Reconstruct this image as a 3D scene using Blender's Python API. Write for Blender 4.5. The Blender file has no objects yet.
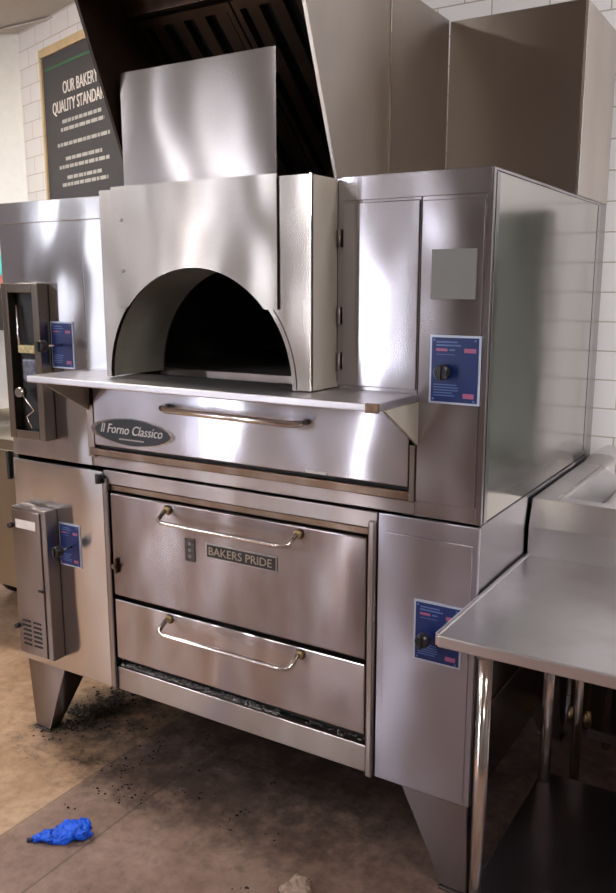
import bpy, bmesh, math, random
from mathutils import Vector, Matrix, noise

# ------------------------------------------------------------------ camera, light, exposure
S = 0.9                       # unit taken from image pixels -> metres; whole scene and camera scaled by it
FZ = 1.22                     # zero height of the pixel-derived units lies this far above the floor
def W(x, y, z): return Vector((x * S, y * S, (z + FZ) * S))

sc = bpy.context.scene
cam_d = bpy.data.cameras.new('camera'); cam = bpy.data.objects.new('camera', cam_d)
sc.collection.objects.link(cam)
cam.location = W(0.781, -2.195, 0.674)
cam.rotation_euler = (math.radians(90 - 10.95), 0, math.radians(31.7))
cam_d.sensor_fit = 'VERTICAL'; cam_d.sensor_height = 24; cam_d.sensor_width = 24
cam_d.lens = 832 / 893 * 24
cam_d.clip_start = 0.05
sc.camera = cam
sc.view_settings.view_transform = 'Standard'
sc.view_settings.look = 'None'
sc.view_settings.exposure = 0.3
sc.view_settings.gamma = 1
sc.view_settings.use_curve_mapping = False
world = bpy.data.worlds.new('world'); sc.world = world; world.use_nodes = True
world.node_tree.nodes['Background'].inputs[0].default_value = (0.55, 0.5, 0.48, 1)
world.node_tree.nodes['Background'].inputs[1].default_value = 0.3
# unseen ceiling fixtures, some added: x, y, size x, size y, strength, colour
FIX = [(-4.3, -2.5, 0.14, 1.3, 70, (0.88, 0.91, 1.0)),
       (-1.9, -3.0, 0.1, 1.3, 26, (1.0, 0.95, 0.9)),
       (1.9, -1.6, 0.3, 1.3, 44, (1.0, 0.97, 0.96)),
       (-3.0, 0.0, 1.3, 0.3, 36, (1.0, 0.92, 0.8)),
       (2.0, -4.4, 1.3, 0.3, 16, (1.0, 0.93, 0.84)),
       (1.6, 0.3, 1.0, 0.3, 40, (0.97, 0.97, 1.0))]  # fixture added to brighten the right-hand tiles
KEY_PANE = (-3.68, -3.44, 1.35, 2.15, 75, (0.84, 0.88, 1.0))      # unseen key light behind the camera, read from shadows; window form is added
CEIL = 2.27

# ------------------------------------------------------------------ node helpers
def newmat(name):
    m = bpy.data.materials.new(name); m.use_nodes = True
    nt = m.node_tree; nt.nodes.clear()
    out = nt.nodes.new('ShaderNodeOutputMaterial'); b = nt.nodes.new('ShaderNodeBsdfPrincipled')
    nt.links.new(b.outputs[0], out.inputs[0])
    return m, nt, b
def N(nt, t, **kw):
    n = nt.nodes.new(t)
    for k, v in kw.items():
        if k in n.inputs.keys(): n.inputs[k].default_value = v
        else: setattr(n, k, v)
    return n
def pos_scaled(nt, sx, sy, sz):
    g = N(nt, 'ShaderNodeNewGeometry'); mp = N(nt, 'ShaderNodeMapping'); mp.inputs['Scale'].default_value = (sx, sy, sz)
    nt.links.new(g.outputs['Position'], mp.inputs['Vector']); return mp.outputs[0]
def ramp(nt, fac, stops):
    r = N(nt, 'ShaderNodeValToRGB'); r.color_ramp.interpolation = 'B_SPLINE'; e = r.color_ramp.elements
    while len(e) < len(stops): e.new(0.5)
    for i, (p, c) in enumerate(stops):
        e[i].position = p; e[i].color = (*c, 1) if len(c) == 3 else c
    nt.links.new(fac, r.inputs[0]); return r.outputs[0]
def steel(name, col=(0.6, 0.57, 0.55), rough=0.3, warp=0.5, wscale=2.2, aniso=0.95, dirt=0.0, dirtcol=(0.16, 0.1, 0.06), grain='h', metallic=1.0, dscale=5):
    m, nt, b = newmat(name)
    b.inputs['Metallic'].default_value = metallic
    n1 = N(nt, 'ShaderNodeTexNoise'); n1.inputs['Scale'].default_value = 1.0; n1.inputs['Detail'].default_value = 5
    nt.links.new(pos_scaled(nt, 5, 5, 60) if grain == 'h' else pos_scaled(nt, 60, 60, 4), n1.inputs['Vector'])
    n2 = N(nt, 'ShaderNodeTexNoise'); n2.inputs['Scale'].default_value = dscale; n2.inputs['Detail'].default_value = 4; n2.inputs['Roughness'].default_value = 0.5
    nt.links.new(pos_scaled(nt, 1, 1, 0.4), n2.inputs['Vector'])
    mr = N(nt, 'ShaderNodeMapRange'); pass
    mr.inputs[3].default_value = rough; mr.inputs[4].default_value = rough
    mr2 = N(nt, 'ShaderNodeMapRange'); nt.links.new(n2.outputs[0], mr2.inputs[0])
    mr2.inputs[1].default_value = 0.35; mr2.inputs[2].default_value = 0.75; mr2.inputs[3].default_value = 0.0; mr2.inputs[4].default_value = 0.0
    ad = N(nt, 'ShaderNodeMath', operation='ADD'); nt.links.new(mr.outputs[0], ad.inputs[0]); nt.links.new(mr2.outputs[0], ad.inputs[1])
    nt.links.new(ad.outputs[0], b.inputs['Roughness'])  # slow variation only
    mx = N(nt, 'ShaderNodeMix', data_type='RGBA')
    d0 = 0.62 - 0.3 * dirt
    fac = ramp(nt, n2.outputs[0], [(max(0, d0 - 0.06), (0, 0, 0)), (min(1, d0 + 0.24), (dirt, dirt, dirt))])
    nt.links.new(fac, mx.inputs[0]); mx.inputs[6].default_value = (*col, 1); mx.inputs[7].default_value = (*dirtcol, 1)
    # fine grain in the colour
    g = N(nt, 'ShaderNodeMix', data_type='RGBA', blend_type='MULTIPLY'); g.inputs[0].default_value = 0.0
    gr = ramp(nt, n1.outputs[0], [(0.3, (0.8, 0.8, 0.8)), (0.7, (1, 1, 1))])
    nt.links.new(mx.outputs[2], g.inputs[6]); nt.links.new(gr, g.inputs[7]); nt.links.new(g.outputs[2], b.inputs['Base Color'])
    b.inputs['Anisotropic'].default_value = aniso
    if aniso:
        t = N(nt, 'ShaderNodeTangent', direction_type='RADIAL', axis='Z'); nt.links.new(t.outputs[0], b.inputs['Tangent'])
        b.inputs['Anisotropic Rotation'].default_value = 0.25
    if warp:
        n3 = N(nt, 'ShaderNodeTexNoise'); n3.inputs['Scale'].default_value = wscale; n3.inputs['Detail'].default_value = 1.5
        nt.links.new(pos_scaled(nt, 1, 1, 0.7), n3.inputs['Vector'])
        bp = N(nt, 'ShaderNodeBump'); bp.inputs['Strength'].default_value = warp; bp.inputs['Distance'].default_value = 0.06
        nt.links.new(n3.outputs[0], bp.inputs['Height']); nt.links.new(bp.outputs[0], b.inputs['Normal'])
    return m
def plain(name, col, rough=0.5, metallic=0.0, spec=0.5, var=0.12, scale=25):
    m, nt, b = newmat(name)
    n = N(nt, 'ShaderNodeTexNoise'); n.inputs['Scale'].default_value = scale; n.inputs['Detail'].default_value = 4
    nt.links.new(pos_scaled(nt, 1, 1, 1), n.inputs['Vector'])
    c = ramp(nt, n.outputs[0], [(0.3, tuple(x * (1 - var) for x in col)), (0.7, tuple(min(1, x * (1 + var)) for x in col))])
    nt.links.new(c, b.inputs['Base Color'])
    b.inputs['Roughness'].default_value = rough; b.inputs['Metallic'].default_value = metallic; b.inputs['Specular IOR Level'].default_value = spec
    return m
def emit(name, col, st):
    m = bpy.data.materials.new(name); m.use_nodes = True; nt = m.node_tree; nt.nodes.clear()
    o = nt.nodes.new('ShaderNodeOutputMaterial'); e = nt.nodes.new('ShaderNodeEmission')
    e.inputs[0].default_value = (*col, 1); e.inputs[1].default_value = st; nt.links.new(e.outputs[0], o.inputs[0]); return m
def tile(name, d, tw, th, z0=0.0, u0=0.0, col=(0.78, 0.74, 0.69), offset=0.0, rough=0.18):
    """glazed wall tile; d = direction of the wall in plan"""
    m, nt, b = newmat(name)
    g = N(nt, 'ShaderNodeNewGeometry')
    dp = N(nt, 'ShaderNodeVectorMath', operation='DOT_PRODUCT'); dp.inputs[1].default_value = (d[0], d[1], 0)
    nt.links.new(g.outputs['Position'], dp.inputs[0])
    sx = N(nt, 'ShaderNodeSeparateXYZ'); nt.links.new(g.outputs['Position'], sx.inputs[0])
    a1 = N(nt, 'ShaderNodeMath', operation='SUBTRACT'); a1.inputs[1].default_value = u0; nt.links.new(dp.outputs['Value'], a1.inputs[0])
    a2 = N(nt, 'ShaderNodeMath', operation='SUBTRACT'); a2.inputs[1].default_value = z0; nt.links.new(sx.outputs[2], a2.inputs[0])
    cb = N(nt, 'ShaderNodeCombineXYZ'); nt.links.new(a1.outputs[0], cb.inputs[0]); nt.links.new(a2.outputs[0], cb.inputs[1])
    br = N(nt, 'ShaderNodeTexBrick'); br.offset = offset; br.inputs['Scale'].default_value = 1
    br.inputs['Brick Width'].default_value = tw; br.inputs['Row Height'].default_value = th
    br.inputs['Mortar Size'].default_value = 0.0028; br.inputs['Mortar Smooth'].default_value = 0.3
    br.inputs['Color1'].default_value = (*col, 1); br.inputs['Color2'].default_value = (*[c * 0.95 for c in col], 1)
    br.inputs['Mortar'].default_value = (0.45, 0.39, 0.34, 1)
    nt.links.new(cb.outputs[0], br.inputs['Vector']); nt.links.new(br.outputs['Color'], b.inputs['Base Color'])
    r = N(nt, 'ShaderNodeMapRange'); r.inputs[3].default_value = rough; r.inputs[4].default_value = 0.8
    nt.links.new(br.outputs['Fac'], r.inputs[0]); nt.links.new(r.outputs[0], b.inputs['Roughness'])
    bp = N(nt, 'ShaderNodeBump', invert=True); bp.inputs['Strength'].default_value = 0.4; bp.inputs['Distance'].default_value = 0.003
    nt.links.new(br.outputs['Fac'], bp.inputs['Height']); nt.links.new(bp.outputs[0], b.inputs['Normal'])
    return m

# ------------------------------------------------------------------ mesh helpers
class MB:
    def __init__(s): s.bm = bmesh.new()
    def raw(s, vs, fs):
        v = [s.bm.verts.new(W(*p)) for p in vs]
        out = []
        for f in fs:
            try: out.append(s.bm.faces.new([v[i] for i in f]))
            except ValueError: pass
        return v, out
    def bevel(s, verts, w, seg=2):
        if w <= 0: return
        vs = set(verts); ed = [e for e in s.bm.edges if e.verts[0] in vs and e.verts[1] in vs]
        bmesh.ops.bevel(s.bm, geom=ed, offset=w * S, segments=seg, affect='EDGES', profile=0.5, clamp_overlap=True)
    def box(s, x0, x1, y0, y1, z0, z1, bev=0.0, seg=2):
        vs = [(x, y, z) for x in (x0, x1) for y in (y0, y1) for z in (z0, z1)]
        v, _ = s.raw(vs, [(0, 1, 3, 2), (4, 6, 7, 5), (0, 4, 5, 1), (2, 3, 7, 6), (0, 2, 6, 4), (1, 5, 7, 3)])
        s.bevel(v, bev, seg); return s
    def hexa(s, bot, top, bev=0.0):
        v, _ = s.raw(list(bot) + list(top), [(3, 2, 1, 0), (4, 5, 6, 7), (0, 1, 5, 4), (1, 2, 6, 5), (2, 3, 7, 6), (3, 0, 4, 7)])
        s.bevel(v, bev); return s
    def prism(s, poly, axis, a, b, bev=0.0):
        """poly: 2d points in the plane across `axis`, extruded a..b"""
        def P(p, t):
            return {'x': (t, p[0], p[1]), 'y': (p[0], t, p[1]), 'z': (p[0], p[1], t)}[axis]
        n = len(poly)
        v, f = s.raw([P(p, a) for p in poly] + [P(p, b) for p in poly],
                     [tuple(range(n)), tuple(range(2 * n - 1, n - 1, -1))] + [(i, (i + 1) % n, n + (i + 1) % n, n + i) for i in range(n)])
        if len(poly) > 6: bmesh.ops.triangulate(s.bm, faces=[x for x in f[:2]])
        s.bevel(v, bev); return s
    def tube(s, path, r, n=12, cap=True):
        pts = [Vector(p) for p in path]; rings = []
        up = Vector((0, 0, 1)); prev = None
        for i, p in enumerate(pts):
            t = (pts[min(i + 1, len(pts) - 1)] - pts[max(i - 1, 0)]).normalized()
            if prev is None:
                a = t.orthogonal().normalized()
            else:
                a = (prev - t * prev.dot(t)).normalized()
            prev = a; c = t.cross(a)
            rr = r[i] if isinstance(r, (list, tuple)) else r
            rings.append([s.bm.verts.new(W(*(p + (a * math.cos(2 * math.pi * k / n) + c * math.sin(2 * math.pi * k / n)) * rr))) for k in range(n)])
        for i in range(len(rings) - 1):
            for k in range(n):
                f = s.bm.faces.new([rings[i][k], rings[i][(k + 1) % n], rings[i + 1][(k + 1) % n], rings[i + 1][k]]); f.smooth = True
        if cap:
            s.bm.faces.new(list(reversed(rings[0]))); s.bm.faces.new(rings[-1])
        return s
    def disc(s, c, r, axis, h, n=20, r2=None):
        c = Vector(c); d = {'x': Vector((1, 0, 0)), 'y': Vector((0, 1, 0)), 'z': Vector((0, 0, 1))}[axis]
        return s.tube([c, c + d * h], [r, r if r2 is None else r2], n)
    def grid(s, fn, nu, nv, smooth=True):
        g = [[s.bm.verts.new(W(*fn(i / nu, j / nv))) for j in range(nv + 1)] for i in range(nu + 1)]
        for i in range(nu):
            for j in range(nv):
                f = s.bm.faces.new([g[i][j], g[i + 1][j], g[i + 1][j + 1], g[i][j + 1]]); f.smooth = smooth
        return s
    def build(s, name, mat, parent=None, norm=True):
        if norm: bmesh.ops.recalc_face_normals(s.bm, faces=s.bm.faces)
        me = bpy.data.meshes.new(name); s.bm.to_mesh(me); s.bm.free()
        return link_mesh(name, me, mat, parent)
WL = {}
def link_mesh(name, me, mat, parent=None, world_mesh=True):
    if world_mesh:
        vs = [v.co for v in me.vertices]
        lo = Vector([min(v[i] for v in vs) for i in range(3)]); hi = Vector([max(v[i] for v in vs) for i in range(3)])
        c = (lo + hi) / 2
        if parent is None: c.z = lo.z
        me.transform(Matrix.Translation(-c))
    me.materials.clear(); me.materials.append(mat)
    o = bpy.data.objects.new(name, me); sc.collection.objects.link(o)
    WL[o.name] = c
    if parent is not None:
        o.parent = parent; o.location = c - WL[parent.name]
    else: o.location = c
    return o
def thing(name, label, cat, at, group=None):
    o = bpy.data.objects.new(name, None); sc.collection.objects.link(o)
    o.empty_display_size = 0.1
    o.location = W(*at); WL[o.name] = W(*at); o['label'] = label; o['category'] = cat
    if group: o['group'] = group
    return o
def tag(o, label, cat, group=None, kind=None):
    if label: o['label'] = label
    if cat: o['category'] = cat
    if group: o['group'] = group
    if kind: o['kind'] = kind
    return o
def struct(mb, name, mat):
    o = mb.build(name, mat); o['kind'] = 'structure'; return o
def text_mesh(name, txt, mat, parent, origin, right, up, height, width=None, align='CENTER', shear=0.0, depth=0.0015):
    """lettering; origin/right/up in pixel-derived units, height = capital height"""
    cu = bpy.data.curves.new(name, 'FONT'); cu.body = txt; cu.size = 1; cu.align_x = align; cu.shear = shear
    cu.extrude = 0.01; cu.resolution_u = 3
    to = bpy.data.objects.new(name, cu); sc.collection.objects.link(to)
    dg = bpy.context.evaluated_depsgraph_get(); dg.update()
    me = bpy.data.meshes.new_from_object(to.evaluated_get(dg)); bpy.data.objects.remove(to); bpy.data.curves.remove(cu)
    xs = [v.co.x for v in me.vertices]; w = max(xs) - min(xs); mid = (max(xs) + min(xs)) / 2
    sy = height / 0.69; sx = (width / w) if width else sy
    r = Vector(right).normalized(); u = Vector(up).normalized(); n = r.cross(u); o = Vector(origin)
    for v in me.vertices:
        x = (v.co.x - (mid if align == 'CENTER' else min(xs))) * sx; y = v.co.y * sy; z = v.co.z * depth / 0.01
        p = o + r * x + u * y + n * z
        v.co = W(*p)
    return link_mesh(name, me, mat, parent)

# ------------------------------------------------------------------ materials
M = {}
M['steel'] = steel('brushed_steel', col=(0.38, 0.365, 0.395), rough=0.24, dirt=0.25, dirtcol=(0.32, 0.26, 0.21))
M['steel_low'] = steel('lower_front_steel', col=(0.5, 0.49, 0.56), rough=0.3, warp=0.5, dirt=0.2, dirtcol=(0.36, 0.3, 0.3))  # highlights low on the oven front are put into this lighter colour
M['steel_lit'] = steel('lit_bracket_steel', col=(0.5, 0.45, 0.38), rough=0.45, warp=0.2, aniso=0, metallic=0.5, dirt=0.5, dirtcol=(0.3, 0.24, 0.17), dscale=8)  # lit tan of brackets and arch sides put into a lighter, less metallic colour
M['under_sink_shade'] = steel('sink_shade_steel', col=(0.1, 0.085, 0.08), rough=0.4, warp=0.2, dirt=0.4)  # dark colour stands for the shade under the sink
M['steel_left'] = steel('lit_dented_steel', col=(0.66, 0.65, 0.66), rough=0.17, warp=0.9, wscale=1.9, dirt=0.15, dirtcol=(0.4, 0.34, 0.3))  # lighter copy of the front steel; reflected bluish light put into its colour
M['steel_dirty'] = steel('greasy_steel', col=(0.38, 0.34, 0.335), rough=0.36, warp=0.5, dirt=0.7, dirtcol=(0.2, 0.14, 0.1))
M['steel_side'] = steel('polished_side_steel', col=(0.47, 0.46, 0.43), rough=0.15, warp=0.12, aniso=0.3, dirt=0.3, dirtcol=(0.34, 0.3, 0.27))
M['steel_arch'] = steel('warm_worn_steel', col=(0.29, 0.265, 0.245), rough=0.27, warp=0.5, dirt=0.4, dirtcol=(0.34, 0.27, 0.2))
M['steel_sheet'] = steel('flat_sheet_steel', col=(0.22, 0.198, 0.185), rough=0.2, warp=0.5, wscale=1.6, dirt=0.2, dirtcol=(0.3, 0.25, 0.2))
M['steel_hood'] = steel('hood_steel', col=(0.68, 0.62, 0.56), rough=0.45, warp=0.2, dirt=0.35, dirtcol=(0.36, 0.3, 0.25))
M['steel_dark'] = steel('dark_steel', col=(0.32, 0.28, 0.25), rough=0.3, warp=0.15, dirt=0.2)
M['steel_table'] = steel('table_steel', col=(0.76, 0.74, 0.76), rough=0.3, warp=0.1, aniso=0.0, dirt=0.35, dirtcol=(0.45, 0.4, 0.37), dscale=9)
M['steel_rust'] = steel('stained_steel', col=(0.24, 0.175, 0.14), rough=0.42, warp=0.3, dirt=0.9, dirtcol=(0.12, 0.07, 0.04), dscale=9)
M['chrome'] = steel('worn_chrome', col=(0.72, 0.68, 0.64), rough=0.14, warp=0, aniso=0, dirt=0.3, dirtcol=(0.3, 0.2, 0.12))
M['soot'] = plain('soot_black', (0.014, 0.011, 0.009), 0.75)
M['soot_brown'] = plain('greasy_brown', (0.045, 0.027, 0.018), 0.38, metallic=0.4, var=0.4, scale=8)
M['baffle'] = steel('greasy_baffle', col=(0.16, 0.105, 0.075), rough=0.4, warp=0, aniso=0, dirt=0.6, dirtcol=(0.05, 0.03, 0.02), metallic=0.8)
M['gap'] = plain('gap_black', (0.012, 0.01, 0.009), 0.6)
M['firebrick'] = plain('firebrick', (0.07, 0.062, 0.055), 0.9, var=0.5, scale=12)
M['blue'] = plain('label_blue', (0.006, 0.021, 0.115), 0.32, var=0.1)
M['labelrim'] = plain('label_rim', (0.5, 0.55, 0.66), 0.3, metallic=0.3)
M['paleprint'] = plain('pale_print', (0.09, 0.15, 0.36), 0.5)
M['pinkprint'] = plain('pink_print', (0.36, 0.1, 0.2), 0.5)
M['black'] = plain('black_plastic', (0.015, 0.014, 0.015), 0.28)
M['blackplate'] = plain('black_plate', (0.02, 0.023, 0.028), 0.3)
M['white'] = plain('white_paint', (0.75, 0.74, 0.7), 0.5)
M['cream'] = plain('cream_letter', (0.78, 0.72, 0.66), 0.6)
M['smallprint'] = plain('small_print', (0.42, 0.4, 0.37), 0.6)
M['rustpatch'] = plain('rust_patch', (0.2, 0.13, 0.08), 0.5, metallic=.6, var=.5, scale=60)
M['grey'] = plain('grey_plate', (0.19, 0.19, 0.18), 0.6, var=0.02)
M['board'] = plain('charcoal_board', (0.05, 0.048, 0.052), 0.45, var=0.08)
M['green'] = plain('green_print', (0.045, 0.12, 0.06), 0.5)
M['wood'] = plain('pale_wood', (0.55, 0.4, 0.22), 0.5, var=0.15, scale=14)
M['teal'] = plain('teal_plastic', (0.1, 0.62, 0.55), 0.4)
M['red'] = plain('faded_red', (0.5, 0.16, 0.14), 0.5)
M['glove'] = plain('blue_nitrile', (0.004, 0.1, 0.72), 0.38, var=0.2)
M['crumb'] = plain('burnt_crumb', (0.02, 0.016, 0.013), 0.9, var=0.7, scale=60)
M['scrap'] = plain('scrap_paper', (0.33, 0.24, 0.18), 0.8, var=0.35, scale=60)
M['ceiling'] = plain('ceiling_tile', (0.5, 0.46, 0.41), 0.8, var=0.05, scale=60)
M['wallwarm'] = plain('pale_wall', (0.21, 0.185, 0.185), 0.6)
M['panel'] = plain('white_panel', (0.72, 0.69, 0.63), 0.3, var=0.04)
M['olive'] = steel('dull_cabinet_steel', col=(0.42, 0.38, 0.3), rough=0.35, warp=0.3)
M['brass'] = plain('brass', (0.4, 0.3, 0.17), 0.35, metallic=1)
M['rubber'] = plain('black_rubber', (0.02, 0.02, 0.02), 0.7)

# floor
def floor_mat():
    m, nt, b = newmat('floor_tile')
    g = N(nt, 'ShaderNodeNewGeometry'); sx = N(nt, 'ShaderNodeSeparateXYZ'); nt.links.new(g.outputs['Position'], sx.inputs[0])
    n = N(nt, 'ShaderNodeTexNoise'); n.inputs['Scale'].default_value = 3.5; n.inputs['Detail'].default_value = 7; n.inputs['Roughness'].default_value = 0.62
    nt.links.new(g.outputs['Position'], n.inputs['Vector'])
    brown = ramp(nt, n.outputs[0], [(0.3, (0.17, 0.1, 0.075)), (0.5, (0.25, 0.16, 0.125)), (0.72, (0.36, 0.25, 0.2))])
    tan = ramp(nt, n.outputs[0], [(0.3, (0.34, 0.2, 0.11)), (0.5, (0.5, 0.32, 0.2)), (0.75, (0.6, 0.42, 0.29))])
    nf = N(nt, 'ShaderNodeTexNoise'); nf.inputs['Scale'].default_value = 26; nf.inputs['Detail'].default_value = 5; nf.inputs['Roughness'].default_value = 0.7
    nt.links.new(g.outputs['Position'], nf.inputs['Vector'])
    # paler slabs to the left of the joint at x = -1.5
    st = N(nt, 'ShaderNodeMapRange'); nt.links.new(sx.outputs[0], st.inputs[0])
    st.inputs[1].default_value = -1.503 * S; st.inputs[2].default_value = -1.493 * S
    mx = N(nt, 'ShaderNodeMix', data_type='RGBA'); nt.links.new(st.outputs[0], mx.inputs[0]); nt.links.new(tan, mx.inputs[6]); nt.links.new(brown, mx.inputs[7])
    # joints at x = -1.5 and x = -1.21
    jl = None
    for xx in (-1.503, -1.213):
        su = N(nt, 'ShaderNodeMath', operation='SUBTRACT'); su.inputs[1].default_value = xx * S; nt.links.new(sx.outputs[0], su.inputs[0])
        ab = N(nt, 'ShaderNodeMath', operation='ABSOLUTE'); nt.links.new(su.outputs[0], ab.inputs[0])
        mr = N(nt, 'ShaderNodeMapRange'); mr.inputs[1].default_value = 0.002; mr.inputs[2].default_value = 0.006; mr.inputs[3].default_value = 0.55; mr.inputs[4].default_value = 0
        nt.links.new(ab.outputs[0], mr.inputs[0])
        if jl is None: jl = mr.outputs[0]
        else:
            mx2 = N(nt, 'ShaderNodeMath', operation='MAXIMUM'); nt.links.new(jl, mx2.inputs[0]); nt.links.new(mr.outputs[0], mx2.inputs[1]); jl = mx2.outputs[0]
    jm = N(nt, 'ShaderNodeMix', data_type='RGBA'); nt.links.new(jl, jm.inputs[0]); mf = N(nt, 'ShaderNodeMix', data_type='RGBA', blend_type='MULTIPLY'); mf.inputs[0].default_value = 0.9
    nt.links.new(mx.outputs[2], mf.inputs[6]); nt.links.new(ramp(nt, nf.outputs[0], [(0.25, (0.55, 0.5, 0.47)), (0.5, (0.95, 0.94, 0.93)), (0.75, (1.12, 1.12, 1.12))]), mf.inputs[7])
    nt.links.new(mf.outputs[2], jm.inputs[6]); jm.inputs[7].default_value = (0.06, 0.04, 0.03, 1)
    # ragged grime by the left leg; last patch mixes dirt with painted oven shade
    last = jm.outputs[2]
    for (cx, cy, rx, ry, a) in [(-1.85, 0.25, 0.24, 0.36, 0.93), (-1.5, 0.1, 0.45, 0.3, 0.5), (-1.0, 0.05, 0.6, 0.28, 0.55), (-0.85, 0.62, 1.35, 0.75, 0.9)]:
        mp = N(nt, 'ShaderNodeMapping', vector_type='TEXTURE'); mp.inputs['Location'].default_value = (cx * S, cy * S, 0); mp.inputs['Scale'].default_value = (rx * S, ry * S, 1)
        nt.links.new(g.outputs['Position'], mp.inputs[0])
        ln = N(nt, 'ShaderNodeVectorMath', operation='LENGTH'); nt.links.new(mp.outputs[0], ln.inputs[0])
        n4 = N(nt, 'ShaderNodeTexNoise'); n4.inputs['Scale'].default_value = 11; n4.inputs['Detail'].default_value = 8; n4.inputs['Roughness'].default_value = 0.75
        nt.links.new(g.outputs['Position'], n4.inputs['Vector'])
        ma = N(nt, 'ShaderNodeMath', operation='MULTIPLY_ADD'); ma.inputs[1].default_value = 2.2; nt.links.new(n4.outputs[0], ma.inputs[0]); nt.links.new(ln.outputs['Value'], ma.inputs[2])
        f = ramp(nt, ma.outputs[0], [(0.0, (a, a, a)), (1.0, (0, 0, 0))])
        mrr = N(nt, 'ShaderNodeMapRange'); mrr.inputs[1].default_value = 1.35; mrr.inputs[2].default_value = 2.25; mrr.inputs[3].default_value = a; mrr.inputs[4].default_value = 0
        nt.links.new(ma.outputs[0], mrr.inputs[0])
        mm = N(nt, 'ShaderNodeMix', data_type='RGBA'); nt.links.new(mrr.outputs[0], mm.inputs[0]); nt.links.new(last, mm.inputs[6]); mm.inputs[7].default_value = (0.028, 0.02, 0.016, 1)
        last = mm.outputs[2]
    # small specks
    vo = N(nt, 'ShaderNodeTexVoronoi'); vo.inputs['Scale'].default_value = 17; vo.inputs['Randomness'].default_value = 1
    nt.links.new(g.outputs['Position'], vo.inputs['Vector'])
    sp = ramp(nt, vo.outputs['Distance'], [(0.05, (0.4, 0.4, 0.4)), (0.13, (0, 0, 0))])
    ms = N(nt, 'ShaderNodeMix', data_type='RGBA'); nt.links.new(sp, ms.inputs[0]); nt.links.new(last, ms.inputs[6]); ms.inputs[7].default_value = (0.06, 0.04, 0.03, 1)
    nt.links.new(ms.outputs[2], b.inputs['Base Color'])
    b.inputs['Roughness'].default_value = 0.55
    bp = N(nt, 'ShaderNodeBump'); bp.inputs['Strength'].default_value = 0.25; bp.inputs['Distance'].default_value = 0.01
    nt.links.new(n.outputs[0], bp.inputs['Height']); nt.links.new(bp.outputs[0], b.inputs['Normal'])
    return m
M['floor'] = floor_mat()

# ------------------------------------------------------------------ the room
DW = Vector((-0.956, 0.292, 0)).normalized()          # direction of the oblique tiled wall
CR = Vector((-2.58, 1.35, 0)); CL = CR + DW * 1.33     # corner and far end
CR2 = CR - DW * .2 #     # its two ends
z0 = (0.0 + FZ) * S
M['tile_back'] = tile('white_wall_tile', (1, 0), 0.215, 0.1065, z0=1.0415, u0=-.683, offset=.5, col=(0.84, 0.82, 0.82))
M['tile_left'] = tile('white_square_tile', (DW.x, DW.y), 0.208, 0.0985, z0=.968, u0=3.127, offset=.5, col=(0.8, 0.76, 0.73))
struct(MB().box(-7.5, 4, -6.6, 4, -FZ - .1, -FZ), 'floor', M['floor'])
ceil = MB().box(-7.5, 4, -6.6, 4, CEIL, CEIL + .1)
struct(ceil, 'ceiling', M['ceiling'])
struct(MB().box(-2.6, 4, 1.35, 1.45, -FZ, CEIL), 'wall_back', M['tile_back'])
nrm = Vector((-DW.y, DW.x, 0)); nrm = nrm if nrm.y > 0 else -nrm
def plan(a, b, t): return [(a.x, a.y), (b.x, b.y), (b.x + t.x, b.y + t.y), (a.x + t.x, a.y + t.y)]
struct(MB().prism(plan(CR2, CL, nrm * .1), 'z', -FZ, CEIL), 'wall_left', M['tile_left'])
struct(MB().prism(plan(CL, CL + Vector((-3.2, -1.6, 0)), Vector((-.05, .1, 0))), 'z', -FZ, CEIL), 'wall_far_left', M['panel'])
struct(MB().box(-7.5, -7.4, -6.6, 2, -FZ, CEIL), 'wall_far', M['wallwarm'])
struct(MB().box(-7.5, 4, -5.4, -5.3, -FZ, CEIL), 'wall_front', M['wallwarm'])
w1 = MB()
for a in ((KEY_PANE[0] - .05, KEY_PANE[0], KEY_PANE[2] - .05, KEY_PANE[3] + .05), (KEY_PANE[1], KEY_PANE[1] + .05, KEY_PANE[2] - .05, KEY_PANE[3] + .05), (KEY_PANE[0], KEY_PANE[1], KEY_PANE[3], KEY_PANE[3] + .05), (KEY_PANE[0], KEY_PANE[1], KEY_PANE[2] - .05, KEY_PANE[2])):
    w1.box(a[0], a[1], -5.299, -5.24, a[2], a[3], .004)
w1 = struct(w1, 'key_light_frame', M['white'])
MB().box(KEY_PANE[0] + .001, KEY_PANE[1] - .001, -5.298, -5.285, KEY_PANE[2] + .001, KEY_PANE[3] - .001).build('added_light_pane', emit('key_light_glow', KEY_PANE[5], KEY_PANE[4]), w1)  # glowing pane stands in for the unseen key source
w2 = MB()  # unseen tall pane added for bright streaks on the left panels
for a in ((-5.1, -5.05, -.9, 2.05), (-4.85, -4.8, -.9, 2.05), (-5.05, -4.85, 2.0, 2.05), (-5.05, -4.85, -.9, -.85)): w2.box(a[0], a[1], -5.299, -5.24, a[2], a[3], .004)
w2 = struct(w2, 'added_tall_light', M['white'])
MB().box(-5.049, -4.851, -5.298, -5.285, -.849, 1.999).build('added_light_pane', emit('tall_streak_glow', (0.84, 0.88, 1.0), 26), w2)
w4 = MB()  # unseen low pane added to throw streaks onto the lower doors
for a in ((-3.30, -3.26, -1.2, 1.05), (-3.10, -3.06, -1.2, 1.05), (-3.26, -3.10, 1.0, 1.05), (-3.26, -3.10, -1.2, -1.15)): w4.box(a[0], a[1], -5.299, -5.24, a[2], a[3], .004)
w4 = struct(w4, 'added_streak_light', M['white'])
MB().box(-3.259, -3.101, -5.298, -5.285, -1.149, .999).build('added_light_pane', emit('low_streak_glow', (0.86, 0.89, 1.0), 24), w4)
w3 = MB()  # broad dim pane, added unseen to brighten the left panels bluish
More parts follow.
